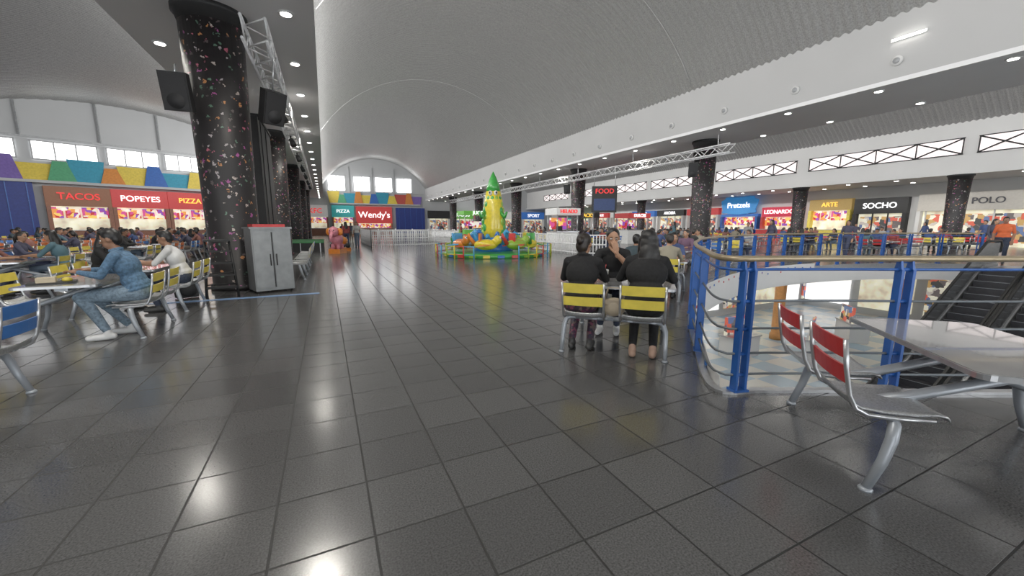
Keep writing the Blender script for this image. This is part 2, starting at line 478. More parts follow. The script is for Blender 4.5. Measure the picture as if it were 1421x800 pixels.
# ------------------------------------------------------------------ storefronts
def storefront(name,loc,rot,w,z0,z1,signm,txt,txtm,ts,mode='menu',body='counter'):
    e=empty(name,loc,rot)
    mb=MB()
    mb.box((0,-.27,(z0+z1)/2),(w,.5,z1-z0),0)
    mb.box((-w/2+.12,-.34,z0/2),(.24,.6,z0),2); mb.box((w/2-.12,-.34,z0/2),(.24,.6,z0),2)
    mb.box((0,-.07,z0/2),(w-.3,.08,z0),3)
    if mode=='menu':
        n=4
        for i in range(n): mb.box((-w/2+w*(i+.5)/n,-.18,z0-.5),(w/n-.12,.08,.85),1)
        mb.box((0,-1.1,.55),(w-.2,.6,1.1),2); mb.box((0,-1.1,1.12),(w-.1,.7,.05),4)
    elif mode=='shop':
        mb.box((0,-.16,z0*.5),(w-.8,.05,z0*.8),1)
        for i in range(4): mb.box((-w/2+w*i/3*.86+w*.07,-.24,z0/2),(.08,.1,z0),2)
    mb.obj('shopfront',[signm,M['menu'] if mode=='menu' else M['menu2'],M[body],M['shopglow'],M['steel']],parent=e)
    if txt: text(txt,'sign_lettering',(0,-.58,(z0+z1)/2),ts,txtm,e)
    return e
def sm(n,c,em): return mat(n,c,.5,em=em*.5,var=.05)
R1=sm('sign_red',(.42,.03,.03),.8); BR=sm('sign_brown',(.20,.08,.04),.5); K1=sm('sign_black',(.015,.015,.015),.1)
B1=sm('sign_blue',(.03,.12,.42),.6); W1=sm('sign_white',(.7,.7,.68),.3); G1=sm('sign_green',(.1,.35,.04),.7); TN=sm('sign_teal',(.03,.3,.3),.6)
def ls(x): return lwp(x)
storefront('taco_stall',ls(-17.8),LW,3.3/cl*.98,3.0,4.5,BR,'TACOS',M['signtextr'],.72)
storefront('chicken_stall',ls(-14.55),LW,3.3/cl*.98,3.0,4.5,R1,'POPEYES',M['signtext'],.66)
storefront('pizza_stall',ls(-11.5),LW,2.8/cl,3.0,4.5,R1,'PIZZA',M['signtexty'],.62)
storefront('burger_stall',ls(-8.5),LW,3/cl,3.0,4.5,B1,'GRILL',M['signtext'],.7)
storefront('noodle_stall',ls(-5.6),LW,2.6/cl,3.0,4.5,BR,'WOK',M['signtext'],.7)
mb=MB(); mb.box((0,-.22,2.4),(4.6,.4,4.6),0)
for i in range(5): mb.box((-2+i,-.44,2.4),(.05,.05,4.6),1)
mb.obj('blue_partition',[M['navy'],M['blue']],ls(-21.9),LW)
storefront('fried_chicken_stall',(-1.2,72,0),0,3.6,2.9,4.8,W1,'KFC',M['signtextr'],1.1)
storefront('pizza_stall',(2.9,72,0),0,3.4,2.9,4.8,TN,'PIZZA',M['signtext'],.75)
storefront('burger_stall',(7.8,72,0),0,5.8,1.9,4.7,R1,"Wendy's",M['signtext'],1.45)
mb=MB(); mb.box((0,-.22,2.4),(5,.4,4.4),0)
for i in range(5): mb.box((-2+i,-.44,2.4),(.05,.05,4.4),1)
mb.obj('blue_partition',[M['navy'],M['blue']],(13.9,72,0),0)
fw=[('shoe_shop',19,4,K1,'',None),('juice_shop',23.5,4,G1,'JUGOS',M['signtext']),('clothes_shop',28,4,R1,'MODA',M['signtext']),('jewellery_shop',33,5,W1,'',None),('sports_shop',38.5,5,B1,'SPORT',M['signtext'])]
for nme,x,w,s_,tx,tm in fw: storefront(nme,(x,72,0),0,w,2.8,4.2,s_,tx,tm or M['signtext'],.9,'shop','white')
RR=-PI/2
def rs(name,ya,yb,z0,z1,s_,tx,tm,ts,mode='shop',body='white'):
    return storefront(name,(43.1,(ya+yb)/2,0),RR,abs(yb-ya),z0,z1,s_,tx,tm,ts,mode,body)
rs('pizzeria_stall',23.5,27.4,2.4,3.4,sm('sign_crimson',(.5,.02,.05),.8),"LEONARDO'S",M['signtext'],.55,'menu','red')
rs('gift_shop',19.4,22.8,2.9,3.9,sm('sign_gold',(.34,.22,.06),.6),'ARTE',M['signtexty'],.55,'menu','yellow')
rs('clothes_shop',15.6,19.2,2.5,3.8,K1,'SOCHO',M['signtext'],.65,'shop','black')
rs('polo_shop',8.8,15.0,2.6,3.9,sm('sign_beige',(.5,.47,.42),.2),'U.S. POLO',M['signtextk'],.62,'shop','white')
rs('phone_shop',2.0,8.2,2.6,3.9,W1,'MOVIL',M['signtext'],.7)
yy=32.6
for i,(nm,s_,tx) in enumerate([('shoe_shop',R1,'ZAPATOS'),('perfume_shop',K1,'AROMA'),('sunglasses_shop',B1,'OPTICA'),('bag_shop',W1,''),('sports_shop',R1,'DEPORTE'),('book_shop',G1,'LIBROS'),('toy_shop',TN,'')]):
    rs(nm,yy,yy+4.6,2.8,3.6,s_,tx,M['signtext'],.55); yy+=5.1
mb=MB(); pts=[]
for i in range(24):
    a=2*PI*i/24; c_,s_=math.cos(a),math.sin(a)
    rr=1+.07*math.sin(7*a)
    pts.append((2.1*rr*math.copysign(abs(c_)**.45,c_),0,.95*rr*math.copysign(abs(s_)**.45,s_)))
mb.prism(pts,(0,.15,0),0)
e=empty('wavy_pretzel_sign',(42.4,30,3.75),RR); o=mb.obj('panel',[sm('wavy_blue',(.03,.2,.5),.8)],parent=e)
text('Pretzels','sign_lettering',(0,-.05,0),.85,M['signtext'],e)
storefront('pretzel_stall',(43.1,30,0),RR,4.4,2.5,2.8,B1,'',M['signtext'],.5,'menu','blue')

# ------------------------------------------------------------------ columns
def column(x,y,r=.52,h=5.95,name='patterned_column'):
    mb=MB(); mb.lathe([(r*1.05,0),(r*1.05,.12),(r*.96,.14),(r,2.5),(r*1.12,h-.3)],0,40)
    mb.lathe([(r*1.12,h-.3),(r*1.22,h-.12),(r*1.3,h-.1),(r*1.3,h)],1,40)
    mb.obj(name,[M['confetti'],M['black']],(x,y,0))
column(-1.92,11.1)
for y in (23,34.5,46,57.5): column(-2.05,y)
for y in (15.5,27.3,38.8,50.3,62): column(18.8,y)
for y in (1.8,11.3,20.8,30.3,39.8,49.3,58.8): column(37.3,y,.48,4.72)

def ring(mb,x,y,z,r=.11):
    mb.lathe([(r*1.4,0),(r*1.4,-.02),(r,-.025)],1,16,(x,y,z)); mb.lathe([(r,-.02),(r*.98,-.032)],0,16,(x,y,z))
mb=MB()
for i in range(28):
    y=-7+i*2.9
    for x in (-.45,-3.4,17.2,20.2): ring(mb,x,y,5.95)
mb.obj('recessed_downlights',[M['lamp'],M['white']])
mb=MB()
for i in range(24):
    for x in (38.6,41.2): ring(mb,x,-3+i*3,4.77,.13)
mb.obj('gallery_downlights',[M['lamp'],M['white']])
for x,yy in ((-.5,[2,8,16.5,22]),(-3.4,[5,12.5,20]),(17.3,[1,9.5,19,28,44]),(40,[6,14,22,30,42])):
    for y in yy:
        l=bpy.data.lights.new('downlight_spot','SPOT'); l.energy=380 if x<30 else 300; l.spot_size=2.6; l.spot_blend=.8; l.color=(1,.95,.86); l.shadow_soft_size=.25
        o=bpy.data.objects.new('downlight_spot',l); COL.objects.link(o); o.location=(x,y,5.85 if x<30 else 4.6)
mb=MB()
for i in range(24):
    y=.9+i*3
    mb.tube([(16.70,y,6.6),(16.63,y,6.6)],.15,0,16); mb.tube([(16.64,y,6.6),(16.61,y,6.6)],.09,1,16)
mb.obj('air_nozzles',[M['white'],M['frame']])
mb=MB()
mb.box((16.64,6.7,7.25),(.06,.75,.035),0); mb.box((16.68,6.7,7.25),(.04,.85,.09),1)
mb.obj('linear_wall_lamp',[M['lamp'],M['white']])

# ------------------------------------------------------------------ trusses & speakers
def truss(name,x,y0,y1,z,s=.36,drops=()):
    mb=MB(); h=s/2
    for dx in (-h,h):
        for dz in (-h,h): mb.tube([(x+dx,y0,z+dz),(x+dx,y1,z+dz)],.032,0,6)
    n=int((y1-y0)/.5); L=(y1-y0)/n
    for i in range(n):
        a=y0+i*L; b=a+L; f=1 if i%2 else -1
        for dx in (-h,h): mb.tube([(x+dx,a,z-h*f),(x+dx,b,z+h*f)],.018,0,5)
        for dz in (-h,h): mb.tube([(x-h*f,a,z+dz),(x+h*f,b,z+dz)],.018,0,5)
    for y in drops: mb.tube([(x,y,z+h),(x,y,5.93)],.02,0,6)
    mb.obj(name,[M['alu']])
truss('lighting_truss',-1.02,9.9,46,5.35,.42,(12.5,18,24,30,36,42))
truss('lighting_truss',17.85,13.2,60,5.15,.4,(14,20,26,32,40,50,58))
def speaker(loc,rot,tilt,hang):
    mb=MB()
    mb.prism([(-.2,.25,-.42),(.2,.25,-.42),(.27,-.22,-.42),(-.27,-.22,-.42)],(0,0,.84),0)
    mb.box((0,-.235,0),(.48,.02,.78),1)
    mb.tube([(0,0,.4),(0,.1,hang)],.02,2,6)
    mb.tube([(0,-.24,-.2),(0,-.26,-.2)],.17,1,18)
    o=mb.obj('hanging_speaker',[M['black'],M['speaker'],M['steel']],loc,rot); o.rotation_euler=(tilt,0,rot); o.scale=(.84,.84,.84)
speaker((-2.45,10.35,4.08),math.radians(-5),math.radians(12),.6)
speaker((-.92,10.9,4.12),math.radians(30),math.radians(22),1.2)
speaker((17.3,14.9,4.3),math.radians(-50),math.radians(14),.8)
speaker((17.3,26.6,4.3),math.radians(-50),math.radians(14),.8)
mb=MB()
for i in range(7):
    y=15+i*4.2; mb.tube([(-1.02,y,5.12),(-1.02,y,4.95)],.03,0,6); mb.tube([(-1.02,y,4.98),(-.92,y-.1,4.72)],[.09,.12],0,10)
mb.obj('stage_lights',[M['black']])

# stage things, cabinet, ladder
mb=MB(); mb.box((0,0,2.12),(.9,2.6,4.2),0); mb.box((0,0,4.24),(.96,2.66,.06),1); mb.box((.46,-.9,2.1),(.02,.04,4.2),1); mb.box((.46,.1,2.1),(.02,.04,4.2),1)
mb.obj('black_stage_backdrop',[M['black'],M['speaker']],(-1.82,13.6,0))
mb=MB(); mb.box((0,0,.25),(4.4,6,.5),0); mb.box((0,0,.52),(4.4,6,.04),1)
for i in range(5): mb.box((-2+i,-3.01,.25),(.04,.02,.5),2)
mb.obj('small_stage',[M['black'],M['turf'],M['steel']],(-2.3,28.0,0))
mb=MB(); mb.box((0,0,.72),(.76,.62,1.34),0); mb.box((0,0,1.41),(.82,.68,.04),1); mb.box((0,-.33,.72),(.012,.02,1.2),2)
for s in(-1,1):
    mb.box((s*.19,-.325,.72),(.34,.02,1.2),1); mb.tube([(s*.06,-.36,.6),(s*.06,-.36,.85)],.012,2,6)
for x in(-.33,.33):
    for y in(-.25,.25): mb.tube([(x,y,0),(x,y,.08)],.03,2,8)
mb.box((0,0,1.46),(.62,.42,.06),3)
mb.obj('steel_cabinet',[M['cabsteel'],M['cabsteel'],M['black'],M['red']],(-1.17,10.3,0),math.radians(20))
mb=MB()
for s in(-1,1):
    mb.tube([(s*.27,-.3,0),(s*.2,0,1.15)],.022,0,6); mb.tube([(s*.27,.32,0),(s*.2,.02,1.15)],.022,0,6)
for i in range(4):
    z=.22+i*.24; w=.27-.06*z; mb.box((0,-.3+z*.26,z),(2*w,.14,.03),0); mb.tube([(-w,.32-z*.26,z),(w,.32-z*.26,z)],.015,0,6)
mb.box((0,0,1.16),(.44,.2,.04),0)
mb.obj('black_step_ladder',[M['black']],(-2.02,9.9,0),.2)
mb=MB()
prof=[]
mb.prism([(-.17,-.1,.02),(.17,-.1,.02),(.19,.1,.02),(-.19,.1,.02)],(0,0,.38),0)
mb.ell((0,0,.40),(.18,.11,.13),0); mb.ell((0,-.11,.18),(.14,.07,.14),0); mb.tube([(-.05,0,.50),(-.05,.0,.58),(.05,0,.58),(.05,0,.50)],.012,0,6)
for s in (-1,1): mb.tube([(s*.1,.1,.45),(s*.12,.17,.3),(s*.11,.1,.08)],.02,0,6)
mb.obj('black_backpack',[M['speaker']],(-2.62,9.95,0),.4)
mb=MB(); mb.box((0,0,.004),(3.5,.12,.008),0); mb.obj('floor_stripe',[M['bluetape']],(-1.95,9.45,0))

# ------------------------------------------------------------------ chairs/tables
def chair_mesh(color,ls):
    mb=MB()
    prof=[(-.215,.50),(-.20,.465),(-.16,.445),(-.05,.437),(.08,.442),(.17,.452),(.21,.445),(.225,.425)]
    nx=8; vs=[];fs=[]
    for k,(y,z) in enumerate(prof):
        for i in range(nx+1):
            u=-1+2*i/nx; w=.215*(1-.06*abs(k-3.5)/3.5)
            vs.append((u*w,y,z+.014*u*u))
    top=len(vs); vs+= [(v[0],v[1],v[2]-.012) for v in vs]
    W=nx+1;n=len(prof)
    for k in range(n-1):
        for i in range(nx):
            a=k*W+i; fs.append((a,a+1,a+W+1,a+W)); fs.append((top+a,top+a+W,top+a+W+1,top+a+1))
    for k in range(n-1):
        a=k*W; fs.append((a,a+W,top+a+W,top+a)); a=k*W+nx; fs.append((a,top+a,top+a+W,a+W))
    for i in range(nx):
        fs.append((i,top+i,top+i+1,i+1)); a=(n-1)*W+i; fs.append((a,a+1,top+a+1,top+a))
    mb.add(vs,fs,3,True)
    for s in(-1,1):
        mb.tube([(s*.205,.16,.425),(s*.215,0,.42),(s*.222,-.14,.425),(s*.225,-.20,.455),(s*.225,-.235,.53),(s*.225,-.265,.68),(s*.225,-.285,.84)],.013,1,8)
    for z0,z1 in((.585,.685),(.73,.835)):
        ya=-.235-(z0-.53)*.17; yb=-.235-(z1-.53)*.17
        nn=6; vs=[];fs=[]
        for i in range(nn+1):
            u=-1+2*i/nn; bow=-.018*(1-u*u)
            for (y,z) in((ya,z0),(yb,z1)):
                vs.append((u*.215,y+bow,z)); vs.append((u*.215,y+bow+.014,z))
        for i in range(nn):
            a=4*i;b=a+4
            fs+=[(a,b,b+2,a+2),(a+1,a+3,b+3,b+1),(a,a+1,b+1,b),(a+2,b+2,b+3,a+3)]
        fs+=[(0,2,3,1),(4*nn,4*nn+1,4*nn+3,4*nn+2)]
        mb.add(vs,fs,0,False)
    mb.tube([(-ls*.31,0,.405),(ls*.14,0,.405)],.026,2,10)
    mb.tube([(ls*.10,0,.405),(ls*.17,-.005,.402),(ls*.22,-.015,.38),(ls*.245,-.03,.31),(ls*.252,-.06,.18),(ls*.255,-.115,.02)],[.027,.028,.03,.03,.027,.024],2,10)
    mb.lathe([(.034,0),(.034,.012),(.026,.022)],2,12,(ls*.255,-.118,0))
    for s in(-1,1): mb.box((s*.12,0,.43),(.05,.3,.02),2)
    return mb.mesh('dining_chair_mesh',[M[color],M['steel'],M['greymetal'],M['seatsteel']])
CH={}
for c in('yellow','red','orange','bluesl'):
    for s in(1,-1): CH[c,s]=chair_mesh(c,s)
def table_mesh():
    mb=MB(); pts=[]
    for cx,cy,a0 in((.32,.59,0),(-.32,.59,90),(-.32,-.59,180),(.32,-.59,270)):
        for k in range(5):
            a=math.radians(a0+k*22.5); pts.append((cx+.06*math.cos(a),cy+.06*math.sin(a)))
    mb.prism([(x,y,.722) for x,y in pts],(0,0,.026),0)
    mb.prism([(x*1.012,y*1.008,.715) for x,y in pts],(0,0,.028),1)
    mb.box((0,0,.69),(.12,1.0,.05),2)
    for s in(-1,1):
        for y in(-.2,.2):
            yy=y+s*.035
            mb.tube([(s*.6,yy,.405),(s*.42,yy,.45),(-s*.22,yy,.69)],.036,2,8,flat=.8)
            mb.box((-s*.2,yy,.706),(.16,.1,.012),2)
    return mb.mesh('dining_table_mesh',[M['tabletop'],M['steel'],M['greymetal']])
TB=table_mesh()
FARSET=empty('distant_dining_tables'); CROWD=empty('seated_crowd')
seats=[]
def dset(cx,cy,rot,color,near=False,occ=.6,table=True,sides=(-1,1)):
    par=None if near else FARSET
    if table: place(TB,'dining_table',(cx,cy,0),rot,par)
    R=Matrix.Rotation(rot,3,'Z'); out=[]
    for s in sides:
        for k in(-1,1):
            p=R@Vector((s*.6,k*.31,0)); r=rot+(PI/2 if s>0 else -PI/2)
            place(CH[color,k*s],'dining_chair',(cx+p.x,cy+p.y,0),r,par)
            out.append((cx+p.x,cy+p.y,r))
            if not near and random.random()<occ: seats.append((cx+p.x,cy+p.y,r))
    return out
dset(3.53,.88,math.radians(-43),'red',True)
WS=dset(3.32,3.87,math.radians(45),'yellow',True)
dset(-3.15,4.2,0,'bluesl',True)
MS=dset(-2.95,7.1,0,'yellow',True)
NS=dset(-2.95,8.9,0,'yellow',True)
dset(6.3,6.25,math.radians(38),'yellow',False,1.0)
dset(9.3,8.7,math.radians(25),'orange',False,.5)
for cx,cy in((12.5,10.5),(15.5,11),(14.2,13.6),(16.2,16.2),(13.6,17.6),(16,20),(14.5,24)): dset(cx,cy,random.random()*.4,random.choice(['yellow','bluesl','orange']),False,.5)
for ix,X in enumerate((-6.0,-8.8,-11.6,-14.4,-17.2,-20.0,-22.8)):
    y=9.4+ix*.9
    while y<leftwall(X)-4:
        a=(.9046*X-.4262*y)/(.421*X+.8936*y+.2) if (.421*X+.8936*y)>0.5 else -9
        if a>-1.45: dset(X+random.uniform(-.2,.2),y,random.uniform(-.06,.06),random.choice(['orange','orange','yellow','bluesl','orange']),False,.42)
        y+=2.3
for X in(24,27,30.3,33.5):
    for y in range(9,46,4):
        if X==24 and 22<y<30: continue
        dset(X,y+random.random(),random.uniform(-.1,.1),random.choice(['orange','yellow','bluesl','red']),False,.45)
for y,c in((12.6,'yellow'),(14.1,'bluesl'),(15.6,'yellow'),(17.2,'bluesl')): dset(-1.30,y,0,c,False,0,False,(1,))

# ------------------------------------------------------------------ people
class Prims:
    def __init__(s): s.L=[]
    def cap(s,a,ra,b,rb,m): s.L.append(('c',Vector(a),ra,Vector(b),rb,m))
    def ell(s,c,r,m,rot=None): s.L.append(('e',Vector(c),Vector(r),rot or Matrix.Identity(3),None,m))
    def build(s,voxel,smooth=3):
        mb=MB()
        for p in s.L:
            if p[0]=='c':
                _,a,ra,b,rb,m=p
                mb.ell(a,(ra,)*3,0,14,8); mb.ell(b,(rb,)*3,0,14,8)
                if (b-a).length>1e-4: mb.tube([a,b],[ra*.995,rb*.995],0,14)
            else: mb.ell(p[1],p[2],0,20,12,p[3])
        me=mb.mesh('tmp',[]); o=bpy.data.objects.new('tmp',me); COL.objects.link(o)
        md=o.modifiers.new('r','REMESH'); md.mode='VOXEL'; md.voxel_size=voxel; md.use_smooth_shade=True
        sm_=o.modifiers.new('s','SMOOTH'); sm_.factor=.5; sm_.iterations=smooth
        dg=bpy.context.evaluated_depsgraph_get(); dg.update()
        out=bpy.data.meshes.new_from_object(o.evaluated_get(dg))
        bpy.data.objects.remove(o)
        n=len(out.polygons); C=np.empty(n*3); out.polygons.foreach_get('center',C); C=C.reshape(-1,3)
        D=[];MM=[]
        for p in s.L:
            if p[0]=='c':
                _,a,ra,b,rb,m=p; a_=np.array(a);b_=np.array(b); ab=b_-a_; l=max(1e-9,ab@ab)
                t=np.clip(((C-a_)@ab)/l,0,1); d=np.linalg.norm(C-(a_+t[:,None]*ab),axis=1)-(ra+(rb-ra)*t)
            else:
                q=(C-np.array(p[1]))@np.array(p[3]); r=np.array(p[2]); d=(np.linalg.norm(q/r,axis=1)-1)*r.min()
            D.append(d);MM.append(p[5])
        idx=np.argmin(np.array(D),axis=0); mi=np.array(MM)[idx].astype(np.int32)
        out.polygons.foreach_set('material_index',mi)
        out.polygons.foreach_set('use_smooth',np.ones(n,dtype=bool))
        return out
SK,SH,PA,SO,HA,EW,DK,LP=range(8)
def hand(P,w,d,n,side,curl):
    d=Vector(d).normalized(); n=Vector(n); n=(n-d*n.dot(d)).normalized(); s=d.cross(n).normalized()
    rot=Matrix((s,d,n)).transposed()
    P.cap(w-d*.04,.027,w+d*.012,.024,SK)
    P.ell(w+d*.05,(.041,.052,.016),SK,rot)
    for i,(u,L) in enumerate(((.031,.058),(.011,.07),(-.010,.066),(-.030,.052))):
        u*=side; b=w+d*.088+s*u
        P.cap(w+d*.05+s*u*.8,.011,b,.0095,SK)
        a=b; ang=curl*.5
        for f,r0,r1 in((.45,.0095,.0088),(.32,.0088,.008),(.23,.008,.007)):
            dd=d*math.cos(ang)-n*math.sin(ang)+s*u*.6; c=a+dd.normalized()*L*f*1.15
            P.cap(a,r0,c,r1,SK); a=c; ang+=curl
    t0=w+d*.022+s*side*.03; t1=w+d*.055+s*side*.056-n*.006; t2=w+d*.084+s*side*.058-n*.018
    P.cap(t0,.014,t1,.011,SK); P.cap(t1,.011,t2,.009,SK)
def person_mesh(name,mats,J,voxel=.012,sleeve='long',hair='short',bulk=1.0,skirt=False,hv=.0045,wrinkle=False):
    P=Prims(); v=Vector
    hip=v(J['hip']); ch=v(J['chest']); nk=v(J['neck']); hd=v(J['head'])
    ax=(nk-hip).normalized(); lat=v(J['sh'][1])-v(J['sh'][0]); lat.normalize(); fw=ax.cross(lat).normalized()*1
    if fw.y<0: fw=-fw
    rot=Matrix((lat,fw,ax)).transposed(); b=bulk
    P.ell(hip,(.168*b,.125*b,.12),PA,rot)
    P.ell(hip.lerp(ch,.42),(.145*b,.112*b,.15),SH,rot)
    P.ell(hip.lerp(ch,.12)+v((0,0,.03)),(.162*b,.126*b,.09),SH,rot)
    P.ell(ch,(.165*b,.118*b,.17),SH,rot)
    s0,s1=v(J['sh'][0]),v(J['sh'][1])
    P.cap(s0,.056,s1,.056,SH); P.cap(ch+ax*.06,.10,nk-ax*.02,.06,SH)
    for s_ in (s0,s1): P.cap(nk-ax*.01,.05,s_,.05,SH)
    P.cap(nk-ax*.02,.052,hd+v((0,-.01,-.05)),.047,SK)
    if wrinkle:
        for k in range(8):
            a=2*PI*k/8; a2=2*PI*(k+1)/8
            q=lambda a: nk+lat*math.cos(a)*.068+fw*math.sin(a)*.06+ax*.015
            P.cap(q(a),.016,q(a2),.016,SH)
        P.ell(hip+ax*.03,(.176*b,.138*b,.05),SH,rot)
    hr=Euler(J.get('hrot',(0,0,0))).to_matrix()
    h=lambda x,y,z: hd+hr@v((x,y,z))
    P.ell(h(0,-.004,.02),(.074,.093,.094),SK,hr); P.ell(h(0,.02,-.045),(.056,.068,.07),SK,hr)
    P.cap(h(0,.088,.012),.009,h(0,.104,-.018),.0125,SK)
    for s in(-1,1): P.ell(h(s*.075,-.002,-.004),(.011,.02,.03),SK,hr)
    if hair=='short':
        P.ell(h(0,-.02,.042),(.083,.095,.088),HA,hr); P.ell(h(0,-.055,-.005),(.07,.055,.075),HA,hr)
        P.ell(h(0,.035,.095),(.06,.055,.035),HA,hr)
    elif hair=='long':
        P.ell(h(0,-.022,.04),(.086,.098,.088),HA,hr); P.ell(h(0,-.06,-.05),(.092,.065,.13),HA,hr)
        P.ell(h(0,-.085,-.16),(.108,.06,.16),HA,hr); P.ell(h(0,-.10,-.27),(.10,.05,.13),HA,hr)
        for s in(-1,1): P.cap(h(s*.078,-.01,.03),.022,h(s*.09,-.005,-.16),.022,HA)
    elif hair=='bun':
        P.ell(h(0,-.022,.04),(.084,.096,.086),HA,hr); P.ell(h(0,-.06,-.02),(.074,.055,.085),HA,hr); P.ell(h(0,-.115,.03),(.04,.034,.04),HA,hr)
    elif hair=='pony':
        P.ell(h(0,-.022,.04),(.084,.096,.086),HA,hr); P.ell(h(0,-.06,-.02),(.074,.055,.085),HA,hr)
        P.cap(h(0,-.11,.03),.03,h(0,-.15,-.06),.035,HA); P.cap(h(0,-.15,-.06),.035,h(0,-.14,-.2),.018,HA)
    for i in(0,1):
        sgn=-1 if i==0 else 1
        hj=hip+lat*(.088*sgn)-v((0,0,.01)); kn=v(J['kn'][i]); an=v(J['an'][i]); to=v(J['to'][i])
        P.cap(hj,.092*b,kn,.064,PA)
        if not skirt:
            P.cap(kn,.064,kn.lerp(an,.3)+v((0,-.012,0)),.061,PA); P.cap(kn.lerp(an,.3)+v((0,-.012,0)),.061,an.lerp(kn,.08),.043,PA)
        else:
            P.cap(kn,.075,kn.lerp(an,.6),.085,PA); P.cap(kn,.05,an,.034,SK)
        P.cap(an,.038,an-v((0,0,.03)),.042,SO if not skirt else SK)
        d=(to-an); d.z=0; d.normalize(); g=v((an.x,an.y,to.z))
        P.cap(g-d*.04+v((0,0,.004)),.038,g+d*.08,.04,SO); P.cap(g+d*.08,.04,g+d*.17,.032,SO)
    H=Prims()
    for i in(0,1):
        sgn=-1 if i==0 else 1
        s_=v(J['sh'][i]); e=v(J['el'][i]); w=v(J['wr'][i])
        P.cap(s_,.056,e,.043,SH)
        fm=SH if sleeve=='long' else SK
        if sleeve!='long': P.cap(s_.lerp(e,.75),.042,e,.040,SK)
        P.cap(e,.042,e.lerp(w,.35),.041,fm); P.cap(e.lerp(w,.35),.041,w,.029 if fm==SH else .026,fm)
        P.cap(w,.024,w+(w-e).normalized()*.03,.022,SK)
        hdn=J['hd'][i] if 'hd' in J else (w-e); hn=J['hn'][i] if 'hn' in J else (0,0,1)
        dd=v(hdn).normalized()
        nn=v(hn); nn=(nn-dd*nn.dot(dd)).normalized(); ss=dd.cross(nn)
        side=1 if ss.dot(-lat*sgn)>0 else -1
        if abs(ss.dot(lat))<.3: side=1 if ss.y>0 else -1
        hand(H,w+dd*.02,dd,nn,side,J.get('curl',.35))
    body=P.build(voxel,3); hands=H.build(hv,1)
    F=MB()
    for s in(-1,1):
        F.ell(h(s*.031,.0795,.006),(.0135,.009,.0075),EW,10,7,hr); F.ell(h(s*.031,.0865,.006),(.0062,.004,.0062),DK,8,6,hr)
        F.tube([h(s*.016,.087,.026),h(s*.032,.089,.031),h(s*.048,.08,.026)],.004,HA,6)
    F.ell(h(0,.0845,-.058),(.023,.006,.0075),LP,10,6,hr)
    face=F.mesh('f',[])
    bm=bmesh.new(); bm.from_mesh(body); bm.from_mesh(hands); bm.from_mesh(face)
    me=bpy.data.meshes.new(name)
    for m in mats: me.materials.append(m)
    bm.to_mesh(me); bm.free()
    for q in(body,hands,face): bpy.data.meshes.remove(q)
    return me
def seated(lean=.12,fy=.0,wr=None,el=None,head=None,hrot=(0,0,0),kspread=.1,ky=.42,curl=.4,hdz=0):
    y=-.06
    J=dict(hip=(0,y,.56),chest=(0,y+lean*.55,.88),neck=(0,y+lean,1.06),head=head or (0,y+lean+.04,1.195+hdz),hrot=hrot,
      sh=[(-.165,y+lean*.85,1.0),(.165,y+lean*.85,1.0)],
      el=el or [(-.235,y+lean+.14,.80),(.235,y+lean+.14,.80)],
      wr=wr or [(-.13,y+lean+.34,.80),(.13,y+lean+.36,.80)],
      kn=[(-kspread,ky,.53),(kspread,ky,.53)],
      an=[(-kspread,ky-.04+fy,.10),(kspread,ky-.02+fy,.10)],
      to=[(-kspread-.01,ky+.1+fy,.042),(kspread+.01,ky+.12+fy,.042)],curl=curl)
    return J
def standing(step=.0,arm=.0):
    return dict(hip=(0,0,.95),chest=(0,.01,1.25),neck=(0,.01,1.45),head=(0,.035,1.585),hrot=(0,0,0),
      sh=[(-.175,0,1.39),(.175,0,1.39)],el=[(-.23,-.03-arm,1.12),(.23,-.03+arm,1.12)],wr=[(-.22,.08-arm,.88),(.22,.08+arm*1.5,.90)],
      kn=[(-.095,.03+step,.51),(.095,.03-step*.6,.51)],an=[(-.095,step,.09),(.095,-step-.02,.09)],to=[(-.11,.14+step,.042),(.11,.12-step,.042)],curl=.35)
skinA=mat('skin_tan',(.42,.22,.13),.55,var=.06); skinB=mat('skin_brown',(.30,.15,.09),.55,var=.06)
eyew=mat('eye_white',(.8,.8,.78),.3); eyed=mat('eye_dark',(.02,.012,.01),.2); lip=mat('lips',(.4,.12,.1),.5)
hairk=mat('hair_black',(.008,.007,.007),.42,var=.5,scale=60); hairb=mat('hair_brown',(.018,.012,.009),.45,var=.5,scale=60)
shoew=mat('white_sneaker',(.72,.72,.72),.5); shoek=mat('dark_shoe',(.03,.03,.03),.5); sandal=mat('beige_sandal',(.35,.22,.16),.6)
jacket=denim('denim_jacket',(.075,.15,.25)); jeans=denim('light_jeans',(.17,.24,.31)); bj=denim('black_cloth',(.008,.008,.009))
dj=denim('dark_jeans',(.03,.04,.07))
floral=menu_mat('floral_trousers',[(.03,.02,.03),(.05,.02,.05),(.20,.05,.09),(.03,.03,.05),(.14,.10,.09),(.04,.02,.03)],34,0.0)
def mats(skin,sh,pa,so,ha): return [skin,sh,pa,so,ha,eyew,eyed,lip]
FV=.0085
def put(me,name,seat,scale=1.04,sh=0,par=None):
    x,y,r=seat
    return place(me,name,(x+math.cos(r)*sh,y+math.sin(r)*sh,0),r,par,scale)
J=seated(.16,-.03,el=[(-.22,.20,.78),(.24,.22,.80)],wr=[(-.10,.42,.82),(.13,.40,.83)],hrot=(math.radians(-14),0,math.radians(0)),kspread=.13,ky=.44)
J['an']=[(-.14,.24,.10),(.13,.12,.10)]; J['to']=[(-.16,.38,.042),(.14,.26,.042)]
me=person_mesh('man_mesh',mats(skinB,jacket,jeans,shoew,hairk),J,FV,'long','short',1.1,wrinkle=True)
s=[q for q in MS if q[0]>-2.95]; s.sort(key=lambda q:q[1])
put(me,'seated_man',s[0],1.07)
